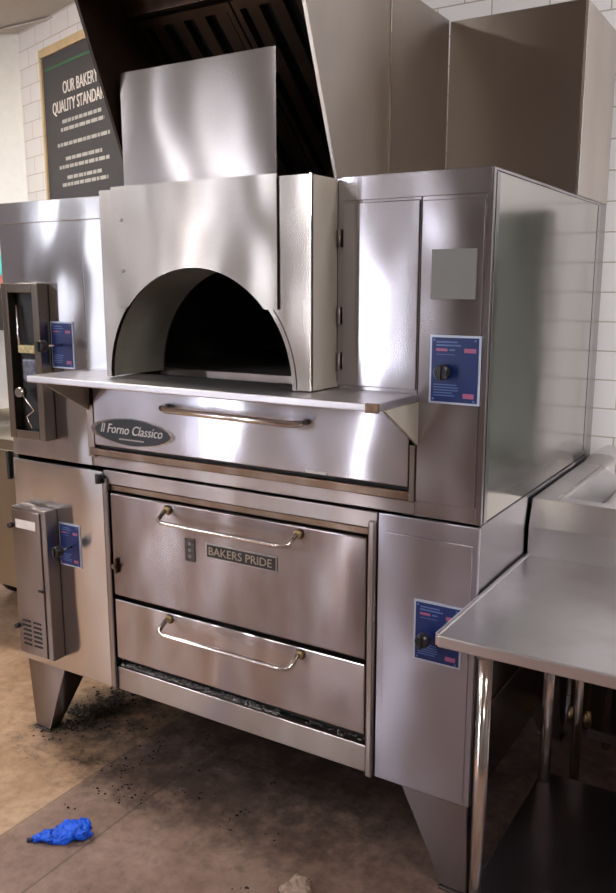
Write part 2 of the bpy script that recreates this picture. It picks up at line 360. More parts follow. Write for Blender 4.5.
for a in ((-6.85, -6.8, -.6, 2.05), (-5.3, -5.25, -.6, 2.05), (-6.8, -5.3, 2.0, 2.05), (-6.8, -5.3, -.6, -.55), (-6.07, -6.03, -.55, 2.0)): w3.box(a[0], a[1], -5.299, -5.24, a[2], a[3], .004)
w3 = struct(w3, 'added_frosted_light', M['white'])
MB().box(-6.799, -5.301, -5.298, -5.285, -.549, 1.999).build('added_light_pane', emit('left_fill_glow', (0.86, 0.88, 1.0), 1.7), w3)
struct(MB().box(-2.2, -1.2, -5.299, -5.27, -FZ, .9, .004), 'dark_reflection_slab', M['soot_brown'])  # unseen dark slab added to vary the reflections in the steel
struct(MB().box(3.9, 4, -6.5, 1.35, -FZ, CEIL), 'wall_right', M['wallwarm'])
# ceiling grid bars and cove trim along the tiled wall
g = MB()
for x in [-6.7, -5.35, -4.0, -2.65, -1.3, 0.05, 1.4, 2.75]: g.box(x - .014, x + .014, -6.5, 3, CEIL - .012, CEIL - .001)
struct(g, 'trim_1', M['ceiling'])
g = MB()
for y in [-6.1, -5.4, -4.7, -4.0, -3.3, -2.6, -1.9, -1.2, -.5, .2, .9, 1.6]: g.box(-7.4, 3.9, y - .014, y + .014, CEIL - .018, CEIL - .013)
struct(g, 'trim_2', M['ceiling'])
# dark service door in the back wall, right of the oven
d = MB().box(.24, 1.05, 1.325, 1.349, -FZ, .98, .004).build('door_1', steel('dark_door', col=(0.12, 0.125, 0.115), rough=0.4, warp=0.1)); d['kind'] = 'structure'
MB().box(.30, .32, 1.31, 1.324, -.25, -.05, .003).build('door_handle', M['chrome'], d)

for i, (x, y, sx, sy, st, c) in enumerate(FIX):
    t = thing('unseen_ceiling_light', 'unseen fluorescent ceiling light fixture over the kitchen, placed for its light', 'ceiling light', (x, y, CEIL - .02), 'ceiling lights')
    MB().box(x - sx / 2 - .03, x + sx / 2 + .03, y - sy / 2 - .03, y + sy / 2 + .03, CEIL - .055, CEIL - .02, .004).build('housing', M['white'], t)
    MB().box(x - sx / 2, x + sx / 2, y - sy / 2, y + sy / 2, CEIL - .075, CEIL - .056).build('diffuser', emit('tube_light', c, st), t)

# ------------------------------------------------------------------ helpers for oven fittings
def bow_handle(parent, x0, x1, z, zm, stand=0.065, r=0.0085, y=0.0, name='handle'):
    """bar with chamfered ends held off the door"""
    k = 0.045
    p = [(x0, y, zm), (x0, y - .02, zm), (x0 + .004, y - stand + .012, z + .006), (x0 + k * .5, y - stand, z), (x0 + k, y - stand, z)]
    q = [(x1 - k, y - stand, z), (x1 - k * .5, y - stand, z), (x1 - .004, y - stand + .012, z + .006), (x1, y - .02, zm), (x1, y, zm)]
    h = MB().tube(p + q, r, 10).build(name, M['chrome'], parent)
    for x in (x0, x1):
        MB().tube([(x, y - .001, zm), (x, y - .012, zm)], [.019, .014], 14).build('handle_mount', M['brass'], h)
    return h
def knob(parent, x, y, z, r=0.022, stem=0.05, plate_y=0.0):
    s = MB().tube([(x, plate_y, z), (x, y + .01, z)], .006, 8).build('knob_stem', M['chrome'], parent) if stem else None
    k = MB().tube([(x, y + .018, z), (x, y + .012, z), (x, y - .01, z), (x, y - .016, z)], [r * .8, r, r, r * .8], 16)
    k.box(x - .004, x + .004, y - .022, y - .014, z - r * .9, z + r * .9, .001)
    return k.build('control_knob', M['black'], parent)
def control_label(parent, x0, x1, z0, z1, kx, kz, ky, y=-.001, stem=False):
    w, h = x1 - x0, z1 - z0
    lab = MB().box(x0 - .006, x1 + .006, y - .003, y, z0 - .006, z1 + .006).build('control_label', M['labelrim'], parent)
    yf = y - .0032
    MB().box(x0, x1, yf - .0015, yf, z0, z1).build('label_face', M['blue'], lab)
    yf -= .0018
    rnd = random.Random(int(abs(x0 * 1000)))
    for k, (u0, u1, v) in enumerate([(.1, .55, .92), (.1, .62, .87), (.38, .5, .80), (.1, .5, .735)]):
        MB().box(x0 + w * u0, x0 + w * u1, yf - .001, yf, z0 + h * v, z0 + h * (v + (.022 if k < 3 else .008))).build('text_line', M['paleprint'], lab)
    for k in range(5):
        v = .26 - k * .042; MB().box(x0 + w * .06, x0 + w * rnd.uniform(.45, .6), yf - .001, yf, z0 + h * v, z0 + h * (v + .016)).build('text_line', M['paleprint'], lab)
    for u, v in ((.05, .96), (.93, .96), (.05, .04), (.93, .03)):
        MB().disc((x0 + w * u, yf - .0015, z0 + h * v), .0035, 'y', .0015, 8).build('screw', M['paleprint'], lab)
    for u0, u1, v0, v1 in ((.1, .34, .79, .83), (.7, .95, .775, .84), (.7, .93, .07, .145)):
        MB().box(x0 + w * u0, x0 + w * u1, yf - .001, yf, z0 + h * v0, z0 + h * v1).build('red_mark', M['pinkprint'], lab)
    knob(parent, kx, ky, kz, plate_y=y - .004)
    return lab

# ------------------------------------------------------------------ upper oven (arched brick-lined oven)
UO = thing('pizza_oven', 'stainless steel pizza oven with arched mouth and steel shelf, stacked on the flat-door oven', 'pizza oven', (-.99, .6, .005))
Z0 = .004
# side, top and back panels
MB().box(-.012, 0, .012, 1.2, Z0, .972, .002).build('side_panel', M['steel_side'], UO)
MB().box(-1.98, -1.968, .012, 1.2, Z0, .972, .002).build('side_panel', M['steel'], UO)
MB().box(-1.98, 0, .012, 1.2, .973, .982, .002).build('top_panel', M['steel'], UO)
MB().box(-1.966, -.014, 1.19, 1.2, Z0, .972).build('back_panel', M['steel_dark'], UO)
# front face panels around the openings
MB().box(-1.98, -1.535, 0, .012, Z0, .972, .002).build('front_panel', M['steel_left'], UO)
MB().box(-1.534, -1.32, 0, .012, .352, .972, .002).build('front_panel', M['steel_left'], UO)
MB().box(-.204, 0, 0, .012, Z0, .972, .0025).build('front_panel', M['steel'], UO)
MB().box(-.472, -.205, 0, .012, .352, .972, .002).build('front_panel', M['steel'], UO)
MB().box(-1.534, -.205, .003, .012, Z0, .046, .002).build('sill', M['steel_dirty'], UO)
# corner edge strips
for x0_, x1_ in ((-.014, .002), ):
    MB().box(-.016, .0025, -.0025, .012, Z0, .982, .002).build('corner_trim', M['steel'], UO)
MB().box(-.002, .0015, 1.165, 1.2, Z0 + .02, .97).build('corner_trim', M['steel'], UO)
MB().box(.0002, .003, .02, .045, Z0, .97, .001).build('side_flange', M['steel'], UO)
# top band across the left shoulder
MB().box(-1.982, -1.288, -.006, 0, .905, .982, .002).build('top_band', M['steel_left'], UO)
MB().box(-.455, -.004, -.004, 0, .915, .982, .0015).build('top_band', M['steel'], UO)
# right service panel and its neighbours (raised sheets)
MB().box(-.45, -.207, -.008, 0, .378, .908, .003).build('service_panel', M['steel'], UO)
MB().box(-.201, -.018, -.006, 0, .05, .905, .003).build('control_panel', M['steel'], UO)
for z in (.81, .585, .45):
    MB().tube([(-.461, -.008, z - .025), (-.461, -.008, z + .025)], .006, 8).build('hinge', M['steel_dirty'], UO)
g = MB().box(-.166, -.036, -.0125, -.0065, .637, .772, .001).build('blank_plate', M['grey'], UO)
g['label'] = 'plain grey square plate'
control_label(UO, -.158, -.020, .352, .532, -.115, .437, -.035, y=-.0065)
control_label(UO, -1.712, -1.605, .372, .535, -1.66, .455, -.10)
# arch housing: front with arch cut, sides, top, tunnel
AX, AZ, AR = -.898, .372, .364
def arch_pts(r, a0=0.0, a1=180.0, n=40): return [(AX + r * math.cos(math.radians(a0 + (a1 - a0) * i / n)), AZ + r * math.sin(math.radians(a0 + (a1 - a0) * i / n))) for i in range(n + 1)]
def arch_plate(mb, x0, x1, zt, r, y0, y1, zb=None):
    """plate x0..x1, up to zt, with a round bite of radius r; zb = its lower edge if above the arch foot"""
    zb = AZ if zb is None else zb
    a = math.degrees(math.asin(max(0, min(1, (zb - AZ) / r))))
    pts = arch_pts(r, a, 180 - a)
    top = []
    for (x, z) in pts:
        top.append((min(max(x, x0), x1), zt))
    bmv = []
    P = [(x1, zb)] + pts + [(x0, zb)]; T = [(x1, zt)] + [(x, zt) for x, z in pts] + [(x0, zt)]
    n = len(P)
    vs = [(p[0], y0, p[1]) for p in P] + [(p[0], y0, p[1]) for p in T] + [(p[0], y1, p[1]) for p in P] + [(p[0], y1, p[1]) for p in T]
    fs = []
    for i in range(n - 1):
        fs += [(i, i + 1, n + i + 1, n + i), (2 * n + i, 3 * n + i, 3 * n + i + 1, 2 * n + i + 1), (i, 2 * n + i, 2 * n + i + 1, i + 1), (n + i, n + i + 1, 3 * n + i + 1, 3 * n + i)]
    fs += [(0, n, 3 * n, 2 * n), (n - 1, 3 * n - 1, 4 * n - 1, 2 * n - 1)]
    mb.raw(vs, fs)
m = MB(); arch_plate(m, -1.285, -.472, .978, AR, -.15, -.138)
AF = m.build('arch_facade', M['steel_arch'], UO)
MB().box(-.484, -.472, -.1375, 0, AZ, .978, .001).build('arch_side', M['steel_lit'], UO)
MB().box(-1.285, -1.273, -.1375, 0, AZ, .978, .001).build('arch_side', M['steel_lit'], UO)
MB().box(-1.272, -.485, -.1375, .01, .966, .978, .001).build('arch_top', M['steel_arch'], UO)
MB().box(-.4735, -.4705, -.1535, -.146, AZ, .979).build('edge_seam', M['chrome'], UO)
# rim of the mouth
m = MB(); p1 = arch_pts(AR); p2 = arch_pts(AR + .013)
n = len(p1)
vs = [(a[0], -.153, a[1]) for a in p1] + [(a[0], -.153, a[1]) for a in p2] + [(a[0], -.1505, a[1]) for a in p1] + [(a[0], -.1505, a[1]) for a in p2]
fs = []
for i in range(n - 1):
    fs += [(i, i + 1, n + i + 1, n + i), (2 * n + i, 3 * n + i, 3 * n + i + 1, 2 * n + i + 1), (i, 2 * n + i, 2 * n + i + 1, i + 1), (n + i, n + i + 1, 3 * n + i + 1, 3 * n + i)]
fs += [(0, n, 3 * n, 2 * n), (n - 1, 3 * n - 1, 4 * n - 1, 2 * n - 1)]
m.raw(vs, fs); m.build('arch_rim', M['steel_arch'], UO)
# tunnel (sleeve with thickness)
m = MB()
for y0_, y1_, ra, rb in ((-.137, .11, AR, AR + .006),):
    vs = []
    for y in (y0_, y1_):
        for r in (ra, rb): vs += [(a[0], y, a[1]) for a in arch_pts(r)]
    fs = []
    for i in range(n - 1):
        fs += [(i, i + 1, 2 * n + i + 1, 2 * n + i), (n + i, 3 * n + i, 3 * n + i + 1, n + i + 1), (i, n + i, n + i + 1, i + 1), (2 * n + i, 2 * n + i + 1, 3 * n + i + 1, 3 * n + i)]
    m.raw(vs, fs)
m.build('mouth_sleeve', steel('sleeve_steel', metallic=0.35, col=(0.4, 0.385, 0.32), rough=0.45, warp=0.2, dirt=0.6, dirtcol=(0.1, 0.08, 0.06)), UO)
# baking chamber
m = MB()
arch_plate(m, -1.5, -.3, .90, AR + .007, .111, .125)
m.box(-1.51, -1.5, .111, 1.1, .34, .9).box(-.3, -.29, .111, 1.1, .34, .9).box(-1.5, -.3, 1.09, 1.1, .34, .9).box(-1.5, -.3, .126, 1.09, .89, .9)
m.build('baking_chamber', M['firebrick'], UO)
MB().box(-1.5, -.3, .13, 1.09, .345, .374).build('hearth', M['firebrick'], UO)
MB().box(-1.28, -.52, .113, .129, .352, .379, .002).build('hearth_edge', M['steel_dirty'], UO)
MB().box(-1.2, -.6, .95, .99, .375, .41, .01).build('fire_grate', M['steel_rust'], UO)
# loose front plate over the top of the mouth
m = MB(); arch_plate(m, -1.225, -.582, .985, AR - .008, -.158, -.1535, zb=.605)
m.build('front_cover_plate', M['steel_arch'], UO)
for x, z in ((-1.185, .88), (-1.185, .72)):
    MB().disc((x, -.1605, z), .006, 'y', .002, 8).build('rivet', M['steel_dirty'], UO)
# shelf
m = MB()
m.box(-1.56, -.2, -.262, 0, .345, .368, .004, 3)
sh = m.build('shelf', steel('shelf_steel', col=(0.62, 0.6, 0.62), rough=0.38, warp=0.2, aniso=0, dirt=0.3), UO)
MB().box(-.235, -.1985, -.2635, -.25, .343, .3685, .001).build('rust_corner', M['rustpatch'], sh)
for x, mt in ((-.2, 'steel_lit'), (-1.54, 'steel_lit')):
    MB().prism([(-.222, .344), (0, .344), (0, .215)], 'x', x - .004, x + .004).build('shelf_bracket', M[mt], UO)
# long low door
MB().box(-1.533, -.206, .013, .05, .047, .345).build('door_recess', M['gap'], UO)
dr = MB().box(-1.505, -.222, -.012, .011, .090, .338, .004).build('door', steel('door_steel', col=(0.46, 0.45, 0.5), rough=0.22, warp=0.35, dirt=0.35, dirtcol=(0.4, 0.32, 0.24)), UO)
h = MB().tube([(-1.14, -.014, .262), (-1.135, -.05, .26), (-1.11, -.062, .257), (-.6, -.062, .252), (-.575, -.05, .254), (-.57, -.014, .256)], .011, 12).build('handle', M['chrome'], dr)
MB().box(-1.548, -1.512, -.006, .012, .04, .24, .003).build('door_jamb', M['steel_dirty'], UO)
MB().box(-.219, -.201, -.014, .012, .046, .218, .003).build('door_jamb', M['steel_arch'], UO)
MB().box(-1.534, -.205, -.012, .010, .048, .076, .003).build('door_ledge', M['steel_rust'], UO)
MB().box(-.575, -.5, -.014, -.0125, .094, .102).build('door_sticker', M['white'], dr)
# oval badge
ox, oz, ow, oh = -1.315, .152, .192, .05
def oval(k): return [(ox + (ow * k) * math.copysign(abs(math.cos(t)) ** 1.25, math.cos(t)), oz + oh * k ** .5 * math.sin(t)) for t in [2 * math.pi * i / 40 for i in range(40)]]
bd = MB().prism(oval(1.06), 'y', -.0135, -.0125).build('badge', M['chrome'], dr)
MB().prism(oval(.94), 'y', -.0155, -.0137).build('badge_face', M['blackplate'], bd)
text_mesh('badge_lettering', 'Il Forno Classico', M['white'], bd, (ox, -.0165, oz - .008), (1, 0, 0), (0, 0, 1), .034, .30, shear=.35)
MB().box(ox - .06, ox + .06, -.0168, -.0157, oz - .030, oz - .025).build('badge_small_lettering', M['smallprint'], bd)

# upper left gas valve box
vb = MB()
X0, X1, ZB, ZT, YF = -1.925, -1.722, .085, .683, -.055
for a in ((X0, X0 + .034, ZB, ZT), (X1 - .034, X1, ZB, ZT), (X0 + .034, X1 - .034, ZT - .035, ZT), (X0 + .034, X1 - .034, ZB, ZB + .035)):
    vb.box(a[0], a[1], YF, -.002, a[2], a[3], .003)
VB = vb.build('valve_box', M['steel_arch'], UO); VB['label'] = 'open steel valve box with dark inside'
MB().box(X0 + .035, X1 - .035, -.012, -.003, ZB + .036, ZT - .036).build('box_back', M['gap'], VB)
MB().tube([(X0 + .055, -.03, .60), (X0 + .06, -.035, .5), (X0 + .07, -.04, .42)], .005, 8).build('gas_pipe', M['chrome'], VB)
MB().box(X0 + .07, X1 - .04, -.05, -.02, .42, .45, .004).build('warning_tag', plain('yellow_tag', (0.5, 0.42, 0.2), 0.5, var=.5, scale=90), VB)
MB().box(X0 + .08, X1 - .045, -.045, -.015, .31, .40, .01).build('gas_valve', plain('valve_grey', (0.14, 0.14, 0.17), 0.4, metallic=.5, var=.6, scale=70), VB)
MB().tube([(X0 + .085, -.05, .27), (X0 + .085, -.075, .27)], [.022, .018], 14).build('valve_cap', M['chrome'], VB)
MB().tube([(X0 + .06, -.04, .27), (X0 + .1, -.05, .24), (X0 + .13, -.04, .2), (X0 + .08, -.035, .17), (X0 + .12, -.045, .13)], .004, 8).build('gas_tube', M['chrome'], VB)

# ------------------------------------------------------------------ lower oven (flat doors)
LO = thing('pizza_oven', 'steel deck oven with two flat bow-handled doors on tapered legs, beneath the arched oven', 'pizza oven', (-.99, .6, -FZ))
ZT = 0.0; ZB = -.888
MB().box(-.012, 0, .012, 1.2, ZB, ZT, .002).build('side_panel', M['steel'], LO)
MB().box(-1.98, -1.968, .012, 1.2, ZB, ZT, .002).build('side_panel', M['steel'], LO)
MB().box(-1.966, -.014, .06, 1.18, -.012, ZT - .002).build('top_panel', M['steel_dark'], LO)
MB().box(-1.966, -.014, .05, 1.19, ZB, ZB + .012).build('bottom_panel', M['steel_dark'], LO)
MB().box(-1.966, -.014, 1.19, 1.2, ZB, ZT - .002).build('back_panel', M['steel_dark'], LO)
MB().box(.0005, .006, .02, 1.19, -.627, -.608, .002).build('side_rail', M['chrome'], LO)
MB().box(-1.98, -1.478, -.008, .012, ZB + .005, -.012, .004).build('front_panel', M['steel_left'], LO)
MB().box(-.322, 0, -.002, .012, ZB, -.004, .003).build('front_panel', M['steel_low'], LO)
MB().box(-.30, -.018, -.006, -.0025, ZB + .012, -.06, .002).build('cover_panel', M['steel_low'], LO)
MB().box(-1.477, -.323, -.004, .012, -.057, -.004, .003).build('top_rail', M['steel_dirty'], LO)
MB().box(-1.476, -1.452, -.014, .03, ZB + .004, -.035, .005).build('door_post', M['steel'], LO)
MB().box(-.352, -.324, -.016, .03, ZB - .004, -.03, .008, 3).build('door_post', M['steel_dirty'], LO)
MB().tube([(-1.485, -.02, -.02), (-1.485, -.02, -.055)], .014, 12).build('post_cap', M['black'], LO)
MB().box(-1.455, -.35, .035, .05, ZB + .1, -.058).build('door_recess', M['gap'], LO)
MB().box(-1.451, -.353, .004, .033, -.082, -.06, .002).build('lintel', M['steel_rust'], LO)
d1 = MB().box(-1.446, -.358, -.006, .03, -.492, -.09, .005).build('door', steel('scorched_door_steel', col=(0.3, 0.275, 0.28), rough=0.25, warp=0.5, dirt=0.7, dirtcol=(0.2, 0.13, 0.1), dscale=9), LO)
bow_handle(d1, -1.16, -.605, -.142, -.115, .07, .008, -.007)
d2 = MB().box(-1.446, -.358, -.006, .03, -.752, -.508, .005).build('lower_door', steel('lower_door_steel', col=(0.4, 0.365, 0.37), rough=0.22, warp=0.5, wscale=3.2, dirt=0.6, dirtcol=(0.3, 0.19, 0.12), dscale=4), LO)
bow_handle(d2, -1.17, -.60, -.56, -.53, .075, .0085, -.007)
MB().box(-1.451, -.353, -.002, .034, ZB + .002, -.79, .004).build('kick_panel', steel('kick_steel', col=(0.4, 0.35, 0.32), rough=0.28, warp=0.4, dirt=0.4), LO)
# latch hardware by the left hinge
MB().box(-1.43, -1.418, -.02, -.007, -.40, -.34, .003).tube([(-1.424, -.007, -.37), (-1.424, -.03, -.37)], .01, 10).build('hinge_latch', M['steel_rust'], d1)
# name plate and small plate
np_ = MB().box(-.99, -.69, -.009, -.0065, -.262, -.208, .001).build('name_plate', M['steel_dark'], d1)
MB().box(-.984, -.696, -.0105, -.0092, -.257, -.213).build('plate_face', M['blackplate'], np_)
text_mesh('plate_lettering', 'BAKERS PRIDE', steel('plate_letter', col=(0.42, 0.36, 0.3), rough=.4, warp=0, aniso=0), np_, (-.842, -.0112, -.248), (1, 0, 0), (0, 0, 1), .028, .265)
sp = MB().box(-1.085, -1.04, -.009, -.0065, -.29, -.205, .001).build('rating_plate', plain('worn_plate', (0.09, 0.08, 0.08), .4, metallic=.5, var=.5, scale=50), d1)
for k in range(3): MB().disc((-1.0625, -.0105, -.225 - k * .023), .007, 'y', .0012, 10).build('plate_mark', M['grey'], sp)
control_label(LO, -.186, -.046, -.437, -.257, -.145, -.36, -.05, y=-.0065)
control_label(LO, -1.722, -1.618, -.412, -.25, -1.66, -.335, -.085, y=-.0085)
# tapered legs
for sx_, sy_ in ((0, 0), (1, 0), (0, 1), (1, 1)):
    xo = -1.985 if sx_ == 0 else -.005; dx = 1 if sx_ == 0 else -1
    yo = .004 if sy_ == 0 else 1.19; dy = 1 if sy_ == 0 else -1
    xs = [xo, xo + dx * .225]; ys = [yo, yo + dy * .16]; xb = [xo, xo + dx * .085]; yb = [yo + dy * .02, yo + dy * .085]
    lg = MB().hexa([(xb[0], yb[0], -FZ + .012), (xb[1], yb[0], -FZ + .012), (xb[1], yb[1], -FZ + .012), (xb[0], yb[1], -FZ + .012)],
              [(xs[0], ys[0], ZB - .001), (xs[1], ys[0], ZB - .001), (xs[1], ys[1], ZB - .001), (xs[0], ys[1], ZB - .001)], .004).build('leg', M['steel_dirty'] if sx_ == 0 else M['steel'], LO)
    MB().box(min(xb) - .008, max(xb) + .008, min(yb) - .008, max(yb) + .008, -FZ, -FZ + .0115, .003).build('foot', M['steel_arch'], lg)
# lower left control box
X0, X1, B0, B1, YF = -1.935, -1.737, -.818, -.192, -.068
cb = MB().box(X0, X1, YF, -.0085, B0, B1, .004).build('burner_box', M['steel_dirty'], LO)
MB().box(X0 + .006, X1 - .03, YF - .006, YF - .0005, B0 + .006, B1 - .012, .002).build('box_cover', M['steel_dirty'], cb)
MB().box(X0 + .03, X0 + .145, YF - .0085, YF - .0065, B1 - .085, B1 - .05).build('paper_sticker', M['cream'], cb)
lv = MB()
for c in range(2):
    for k in range(6):
        xx = X0 + .035 + c * .062
        lv.box(xx, xx + .045, YF - .0095, YF - .0062, B0 + .045 + k * .02, B0 + .052 + k * .02)
lv.build('vent_slots', M['gap'], cb)
for z in (-.272, -.70): MB().tube([(X0 + .004, YF - .007, z), (X0 + .004, YF - .022, z)], [.012, .010], 12).build('thumb_screw', M['black'], cb)
MB().box(X1 - .055, X1 - .03, YF - .014, YF - .0065, -.53, -.52, .002).build('latch', M['black'], cb)

# burnt crumbs in the slot above the kick panel (nobody could count them)
rnd = random.Random(4)
def crumbs(name, n, fn, mat, label, cat, smin, smax, parent=None):
    m = MB()
    for _ in range(n):
        x, y, z = fn(); s = rnd.uniform(smin, smax) * (1.5 if x < -1.7 and smax < .01 else 1)
        pts = [(x + rnd.uniform(.5, 1) * s * dx, y + rnd.uniform(.5, 1) * s * dy, z + s * (.45 + rnd.uniform(.3, .5) * dz)) for dx, dy, dz in ((1, 0, 0), (-1, 0, 0), (0, 1, 0), (0, -1, 0), (0, 0, 1), (0, 0, -.9))]
        m.raw(pts, [(0, 2, 4), (2, 1, 4), (1, 3, 4), (3, 0, 4), (2, 0, 5), (1, 2, 5), (3, 1, 5), (0, 3, 5)])
    o = m.build(name, mat, parent)
    if parent is None: tag(o, label, cat)
    o['kind'] = 'stuff'; return o
crumbs('burnt_crumbs', 500, lambda: (rnd.uniform(-1.44, -.7) if rnd.random() < .85 else rnd.uniform(-1.44, -.37), rnd.uniform(.0, .03), -.787), plain('ash_crumb', (0.2, 0.19, 0.18), .9, var=.8, scale=70),
       'grey burnt crumbs lying in the slot below the lower oven door', 'crumbs', .004, .011)

# ------------------------------------------------------------------ deflector sheet standing above the arch
df = MB().box(-1.257, -.645, -.062, -.056, .985, 1.352, .001)
d = df.build('heat_deflector', M['steel_sheet']); tag(d, 'upright flat steel sheet standing on top of the arch before the dark hood', 'heat shield')

# ------------------------------------------------------------------ exhaust hood
HD = thing('exhaust_hood', 'stainless exhaust hood with slanted front edges and black greasy inside, above the pizza oven', 'exhaust hood', (-.9, .35, .985))
prof = [(.03, .985), (-.226, 1.615), (.838, 1.615), (.838, .985)]
rp = MB().prism(prof, 'x', -.502, -.49).build('end_panel', M['steel_hood'], HD)
MB().box(-.489, -.4865, .358, .364, .99, 1.612).build('panel_seam', M['chrome'], rp)
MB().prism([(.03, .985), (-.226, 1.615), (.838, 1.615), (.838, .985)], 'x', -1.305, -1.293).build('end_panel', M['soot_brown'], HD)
MB().prism([(.05, .99), (-.2, 1.6), (.82, 1.6), (.82, .99)], 'x', -.5045, -.5025).build('inner_liner', M['soot'], HD)
MB().box(-1.292, -.505, -.226, .838, 1.603, 1.615, .001).build('top_panel', M['steel_dark'], HD)
MB().box(-1.292, -.505, .826, .838, .985, 1.602).build('back_panel', M['soot'], HD)
MB().box(-1.292, -.505, -.224, -.212, 1.555, 1.602, .001).build('front_lip', M['steel_hood'], HD)
# baffle filters on an overhanging bank
by0, bz0, by1, bz1 = .60, 1.06, .06, 1.54
bl = math.hypot(by1 - by0, bz1 - bz0); ty, tz = (by1 - by0) / bl, (bz1 - bz0) / bl; ny, nz = -tz, ty   # normal towards front/down
def bank(mb, x0, x1, s0, s1, n0, n1):
    def P(x, s, n): return (x, by0 + ty * s + ny * n, bz0 + tz * s + nz * n)
    mb.hexa([P(x0, s0, n0), P(x1, s0, n0), P(x1, s1, n0), P(x0, s1, n0)], [P(x0, s0, n1), P(x1, s0, n1), P(x1, s1, n1), P(x0, s1, n1)])
for k in range(2):
    fx0 = -1.285 + k * .388; fx1 = fx0 + .38
    m = MB()
    for a in ((fx0, fx0 + .02, 0, bl), (fx1 - .02, fx1, 0, bl), (fx0 + .02, fx1 - .02, 0, .025), (fx0 + .02, fx1 - .02, bl - .03, bl)): bank(m, a[0], a[1], a[2], a[3], -.03, 0)
    f = m.build('baffle_filter', M['baffle'], HD)
    m = MB(); x = fx0 + .045
    while x < fx1 - .06:
        bank(m, x, x + .045, .026, bl - .031, -.02, -.004); x += .088
    m.build('baffle_blades', M['baffle'], f)
    m = MB(); bank(m, fx0 + .021, fx1 - .021, .026, bl - .031, -.034, -.03); m.build('filter_back', M['soot'], f)
MB().box(-1.29, -.507, .02, .05, 1.545, 1.60, .002).build('filter_channel', M['baffle'], HD)

# flue enclosure beside the hood
FE = thing('flue_enclosure', 'tall boxed steel flue enclosure on top of the ovens, right of the exhaust hood', 'flue cover', (-.24, 1.05, .985))
MB().box(-.488, 0, .842, .853, .984, 1.612, .002).build('front_panel', M['steel_dark'], FE)  # darker than the sides: a brown reflection put into the colour
MB().box(-.011, 0, .8535, 1.3, .984, 1.612, .001).build('side_panel', M['steel_hood'], FE)
MB().box(-.488, -.477, .8535, 1.3, .984, 1.612, .001).build('side_panel', M['steel_hood'], FE)
MB().box(-.476, -.012, .8535, 1.3, 1.602, 1.612).build('top_panel', M['steel_hood'], FE)
MB().box(-.488, -.001, 1.203, 1.3, -.6, .983, .002).build('back_channel', M['steel_arch'], FE)
MB().box(-.006, .003, .839, .851, .984, 1.613).build('edge_trim', M['chrome'], FE)

# ------------------------------------------------------------------ poster on the oblique wall
def onwall(t, z, off=0.004):
    p = CR + DW * t - nrm * off; return (p.x, p.y, z)
PB = thing('notice_board', 'charcoal bakery notice board with white lettering in pale wooden frame on the tiled wall', 'notice board', onwall(.5, 1.2))
def slab(name, t0, t1, z0_, z1_, o0, o1, mat, parent):
    a = [onwall(t0, z0_, o0), onwall(t1, z0_, o0), onwall(t1, z0_, o1), onwall(t0, z0_, o1)]
    b = [onwall(t0, z1_, o0), onwall(t1, z1_, o0), onwall(t1, z1_, o1), onwall(t0, z1_, o1)]
    return MB().hexa(a, b).build(name, mat, parent)
def wt(px): return px
TL, TR, PT, PBM = .955, -.12, 2.045, 1.12
slab('board', TR, TL, PBM, PT, .004, .016, M['board'], PB)
slab('frame_rail', TR - .02, TL + .03, PT + .001, PT + .05, .004, .026, M['wood'], PB)
slab('frame_rail', TL + .001, TL + .028, PBM, PT, .004, .026, M['wood'], PB)
slab('green_stripe', TR, TL - .03, PT - .085, PT - .068, .0165, .018, M['green'], PB)
mid = .47
def line(txt, z, h, w, name='lettering', t=None):
    text_mesh(name, txt, M['cream'], PB, onwall(mid if t is None else t, z, .0175), (-DW.x, -DW.y, 0), (0, 0, 1), h, w)
line('OUR BAKERY', 1.80, .068, .44)
line('QUALITY STANDARDS', 1.70, .068, .74)
for z, w in ((1.635, .5), (1.59, .55), (1.505, .66), (1.42, .46), (1.375, .64), (1.31, .44), (1.27, .58)):
    # the small print is not legible: rows of word-shaped strokes
    x = -w / 2; m = MB(); r2 = random.Random(int(z * 1000))
    while x < w / 2:
        l = r2.uniform(.025, .075); x2 = min(x + l, w / 2); t0, t1 = mid - x, mid - x2
        a = [onwall(t0, z, .0165), onwall(t1, z, .0165), onwall(t1, z, .0175), onwall(t0, z, .0175)]
        b = [onwall(t0, z + .02, .0165), onwall(t1, z + .02, .0165), onwall(t1, z + .02, .0175), onwall(t0, z + .02, .0175)]
        m.hexa(a, b); x = x2 + .012
    m.build('small_print', M['smallprint'], PB)

# ------------------------------------------------------------------ work table
WT = thing('work_table', 'steel work table with tubular legs and lower shelf, at the right of the ovens', 'work table', (.8, .06, -FZ))
TX1, TY0, TY1, TZ = 1.45, -.322, .44, -.203
MB().box(.012, TX1, TY0, TY1, TZ - .034, TZ, .005, 3).build('tabletop', M['steel_table'], WT)
MB().box(.0065, .018, TY0 + .002, TY1, TZ - .03, TZ + .004, .002).build('side_lip', M['steel_table'], WT)
for x in (.115, TX1 - .1):
    for y in (TY0 + .085, TY1 - .03):
        lg = MB().tube([(x, y, TZ - .0345), (x, y, -FZ + .05)], .019, 18).build('leg', M['chrome'], WT)
        MB().tube([(x, y, -FZ + .052), (x, y, -FZ + .03), (x, y, -FZ)], [.021, .021, .012], 14).build('foot', M['steel_arch'], lg)
        MB().tube([(x, y, TZ - .035), (x, y, TZ - .07)], .025, 14).build('collar', M['steel_table'], lg)
MB().box(.092, TX1 - .07, TY0 + .06, .468, -1.0, -.98, .003).build('lower_shelf', steel('shelf_dark_steel', col=(0.32, 0.3, 0.33), rough=0.32, warp=0.1, aniso=0, dirt=0.3), WT)

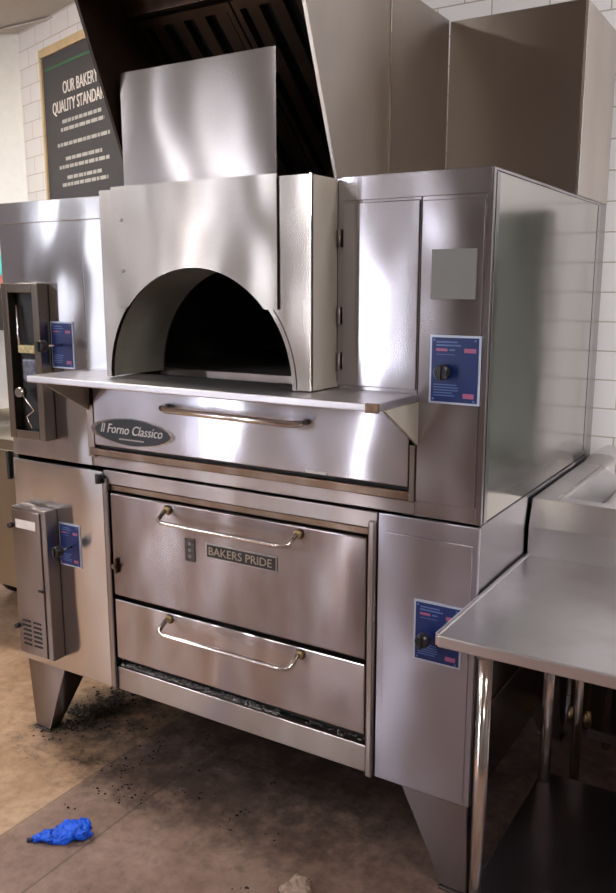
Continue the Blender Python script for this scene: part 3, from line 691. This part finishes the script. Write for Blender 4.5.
# ------------------------------------------------------------------ sink counter behind the table
SK = thing('sink_counter', 'stainless sink counter with raised rounded rim, behind the work table against the tiled wall', 'sink counter', (.8, .8, -FZ))
SX0, SX1 = .008, 1.5
MB().prism([(.446, -.26), (.446, -.108), (.476, -.018), (.53, -.018), (.53, -.26)], 'x', SX0, SX1, .002).build('front_apron', M['steel_table'], SK)
m = MB().prism([(SX0, -.26), (SX0, -.018), (.085, -.018), (.1, -.024), (.17, -.075), (.17, -.26)], 'y', .531, 1.245)
m.build('side_rim', M['steel_table'], SK)
m = MB().box(.171, SX1, .531, 1.245, -.26, -.085, .001); m.build('basin_floor', M['steel_table'], SK)
MB().box(.24, .262, .531, 1.24, -.084, -.06, .004).build('basin_divider', M['steel_table'], SK)
pr = [(SX0 + .02, -.26), (SX0 + .02, .0)] + [(SX0 + .02 + .05 - .05 * math.cos(a), .0 + .028 * math.sin(a)) for a in [math.pi / 2 * k / 6 for k in range(1, 7)]] + [(.105 + .03 * math.sin(a), .028 - .03 + .03 * math.cos(a)) for a in [math.pi / 2 * k / 6 for k in range(1, 7)]] + [(.135, -.26)]
MB().prism(pr, 'y', 1.12, 1.325).build('rim_end', M['steel_table'], SK)
MB().box(.0845, .090, .5, 1.15, -.0175, -.0145, .001).build('rim_bead', M['chrome'], SK)
for x in (.172, 1.4):
    for y in (.6, 1.15): MB().tube([(x, y, -.261), (x, y, -FZ)], .017, 14).build('leg', M['chrome'], SK)
MB().box(.02, 1.45, 1.25, 1.262, -1.215, -.262, .002).build('shade_sheet', M['under_sink_shade'], SK)  # dark sheet added where only shade shows under the sink
for x in (0.070, 0.134):
    MB().tube([(x, .95, -1.035), (x, .95, -1.005), (x, .95, -0.965)], [.014, .018, .012], 12).tube([(x, .95, -0.965), (x, .95, -.262)], .007, 8).build('supply_valve', M['brass'], SK)
MB().box(.12, 1.45, 1.02, 1.035, -1.125, -1.085, .003).build('rear_rail', M['steel_dirty'], SK)

# ------------------------------------------------------------------ left background
CB = thing('steel_cabinet', 'low olive-grey steel cabinet standing left of the ovens', 'cabinet', (-2.8, .85, -FZ))
MB().box(-3.5, -2.14, .45, 1.2, -.84, -.07, .006).build('body', M['olive'], CB)
MB().box(-3.46, -2.5, .438, .4495, -.8, -.12, .003).build('door', M['olive'], CB)
MB().box(-2.572, -2.556, .42, .437, -.26, -.12, .003).build('handle', M['black'], CB)
for x in (-3.4, -2.25):
    for y in (.55, 1.1): MB().disc((x - .02, y, -FZ + .12), .12, 'x', .04, 20).tube([(x, y, -.845), (x, y, -.98)], .02, 8).build('caster', M['rubber'], CB)
RK = thing('storage_rack', 'dark storage rack with red front edge, seen past the left side of the arched oven', 'rack', (-3.9, 1.2, -FZ))
RY = 1.25
MB().box(-4.6, -3.28, RY, RY + .18, .40, .66, .003).build('body', plain('dark_rack', (0.03, 0.028, 0.025), .5), RK)
MB().box(-4.6, -3.28, RY - .006, RY + .18, .661, .735, .003).build('shelf_edge', M['red'], RK)
for x in (-4.56, -3.32): MB().box(x - .02, x + .02, RY + .05, RY + .16, -FZ, .399).build('post', M['steel_dark'], RK)
tb = MB().box(-3.9, -3.30, RY + .03, RY + .16, .737, .86, .01).build('storage_box', M['teal']); tag(tb, 'teal plastic box standing on the red-edged rack at the far left', 'box')

# ------------------------------------------------------------------ floor litter
CL_ = [(rnd.gauss(-1.6, .22), rnd.gauss(.14, .12), rnd.uniform(.015, .05)) for _ in range(14)] + [(rnd.uniform(-1.45, -.6), rnd.gauss(-.05, .14), rnd.uniform(.01, .05)) for _ in range(16)]
def pile():
    t = rnd.random()
    if t < .62:
        a = rnd.gauss(0, 1); b = rnd.gauss(0, 1); return (-1.86 + .055 * a, .25 + .12 * b, -FZ + max(0, .012 - .012 * (a * a + b * b) / 2) * rnd.random())
    if t < .85:
        cx, cy, sp = CL_[rnd.randrange(14)]; return (max(-1.93, rnd.gauss(cx, sp)), rnd.gauss(cy, sp), -FZ)
    cx, cy, sp = CL_[rnd.randrange(14, 30)]; return (rnd.gauss(cx, sp), rnd.gauss(cy, sp * .7), -FZ)
crumbs('floor_crumbs', 650, pile, M['crumb'], 'black burnt crumbs and grit swept into a heap beside the left oven leg', 'crumbs', .002, .009)

def lump(name, parts, mat, voxel, disp, dscale, seed, label, cat):
    bm = bmesh.new()
    for (c, r, rot) in parts:
        ret = bmesh.ops.create_icosphere(bm, subdivisions=3, radius=1)
        mt = Matrix.Translation(W(*c)) @ Matrix.Rotation(rot, 4, 'Z') @ Matrix.Diagonal((r[0] * S, r[1] * S, r[2] * S, 1))
        bmesh.ops.transform(bm, matrix=mt, verts=ret['verts'])
    me = bpy.data.meshes.new(name); bm.to_mesh(me); bm.free()
    o = bpy.data.objects.new(name, me); sc.collection.objects.link(o)
    md = o.modifiers.new('r', 'REMESH'); md.mode = 'VOXEL'; md.voxel_size = voxel
    dg = bpy.context.evaluated_depsgraph_get(); dg.update()
    m2 = bpy.data.meshes.new_from_object(o.evaluated_get(dg)); bpy.data.objects.remove(o)
    off = Vector((seed * 3.1, seed * 1.7, 0))
    fl = W(0, 0, -FZ).z
    for v in m2.vertices:
        p = v.co * dscale + off
        n1 = noise.ridged_multi_fractal(p, 0.8, 2.2, 3, 1.0, 2.0) - 1.2
        nv = noise.noise_vector(p * .8)
        v.co += v.normal * disp * n1 * .6 + nv * disp * .8
        if v.co.z < fl + .0005: v.co.z = fl + .0005
    for p in m2.polygons: p.use_smooth = True
    o = link_mesh(name, m2, mat); tag(o, label, cat); return o
gx, gy = -1.305, -.438
# frame of the glove: screen-right runs along (cos, sin) of the camera heading
ca, sa = math.cos(math.radians(31.7)), math.sin(math.radians(31.7))
def G(u, v, z): return (gx + ca * u - sa * v, gy + sa * u + ca * v, -FZ + z)
R = math.radians(31.7)
lump('crumpled_glove', [(G(.02, 0, .022), (.065, .038, .026), R + .1), (G(.055, .01, .026), (.036, .042, .03), R), (G(-.035, -.008, .018), (.045, .03, .018), R + .25),
                        (G(-.075, -.012, .012), (.03, .014, .012), R + .2), (G(.03, .03, .03), (.045, .016, .018), R - .3), (G(.075, -.012, .018), (.03, .014, .014), R + .6),
                        (G(.0, -.028, .014), (.05, .013, .012), R + .15)],
     M['glove'], .0024, .011, 48, 2, 'crumpled bright blue disposable glove lying on the brown floor', 'glove')
ct = MB().tube([G(-.09, -.016, .009), G(-.105, -.018, .008), G(-.122, -.02, .008)], [.007, .006, .008], 10).build('glove_fingertip', plain('dark_blue', (0.01, 0.015, 0.06), .5), bpy.data.objects['crumpled_glove'])
sx_, sy_ = -.475, -.21
lump('crumpled_scrap', [((sx_, sy_, -FZ + .015), (.035, .025, .02), .4), ((sx_ + .02, sy_ - .02, -FZ + .014), (.025, .03, .016), 1.2), ((sx_ - .01, sy_ - .035, -FZ + .014), (.04, .022, .014), .2)],
     M['scrap'], .003, .010, 40, 7, 'crumpled brown paper scrap on the floor at the bottom edge of the picture', 'paper scrap')
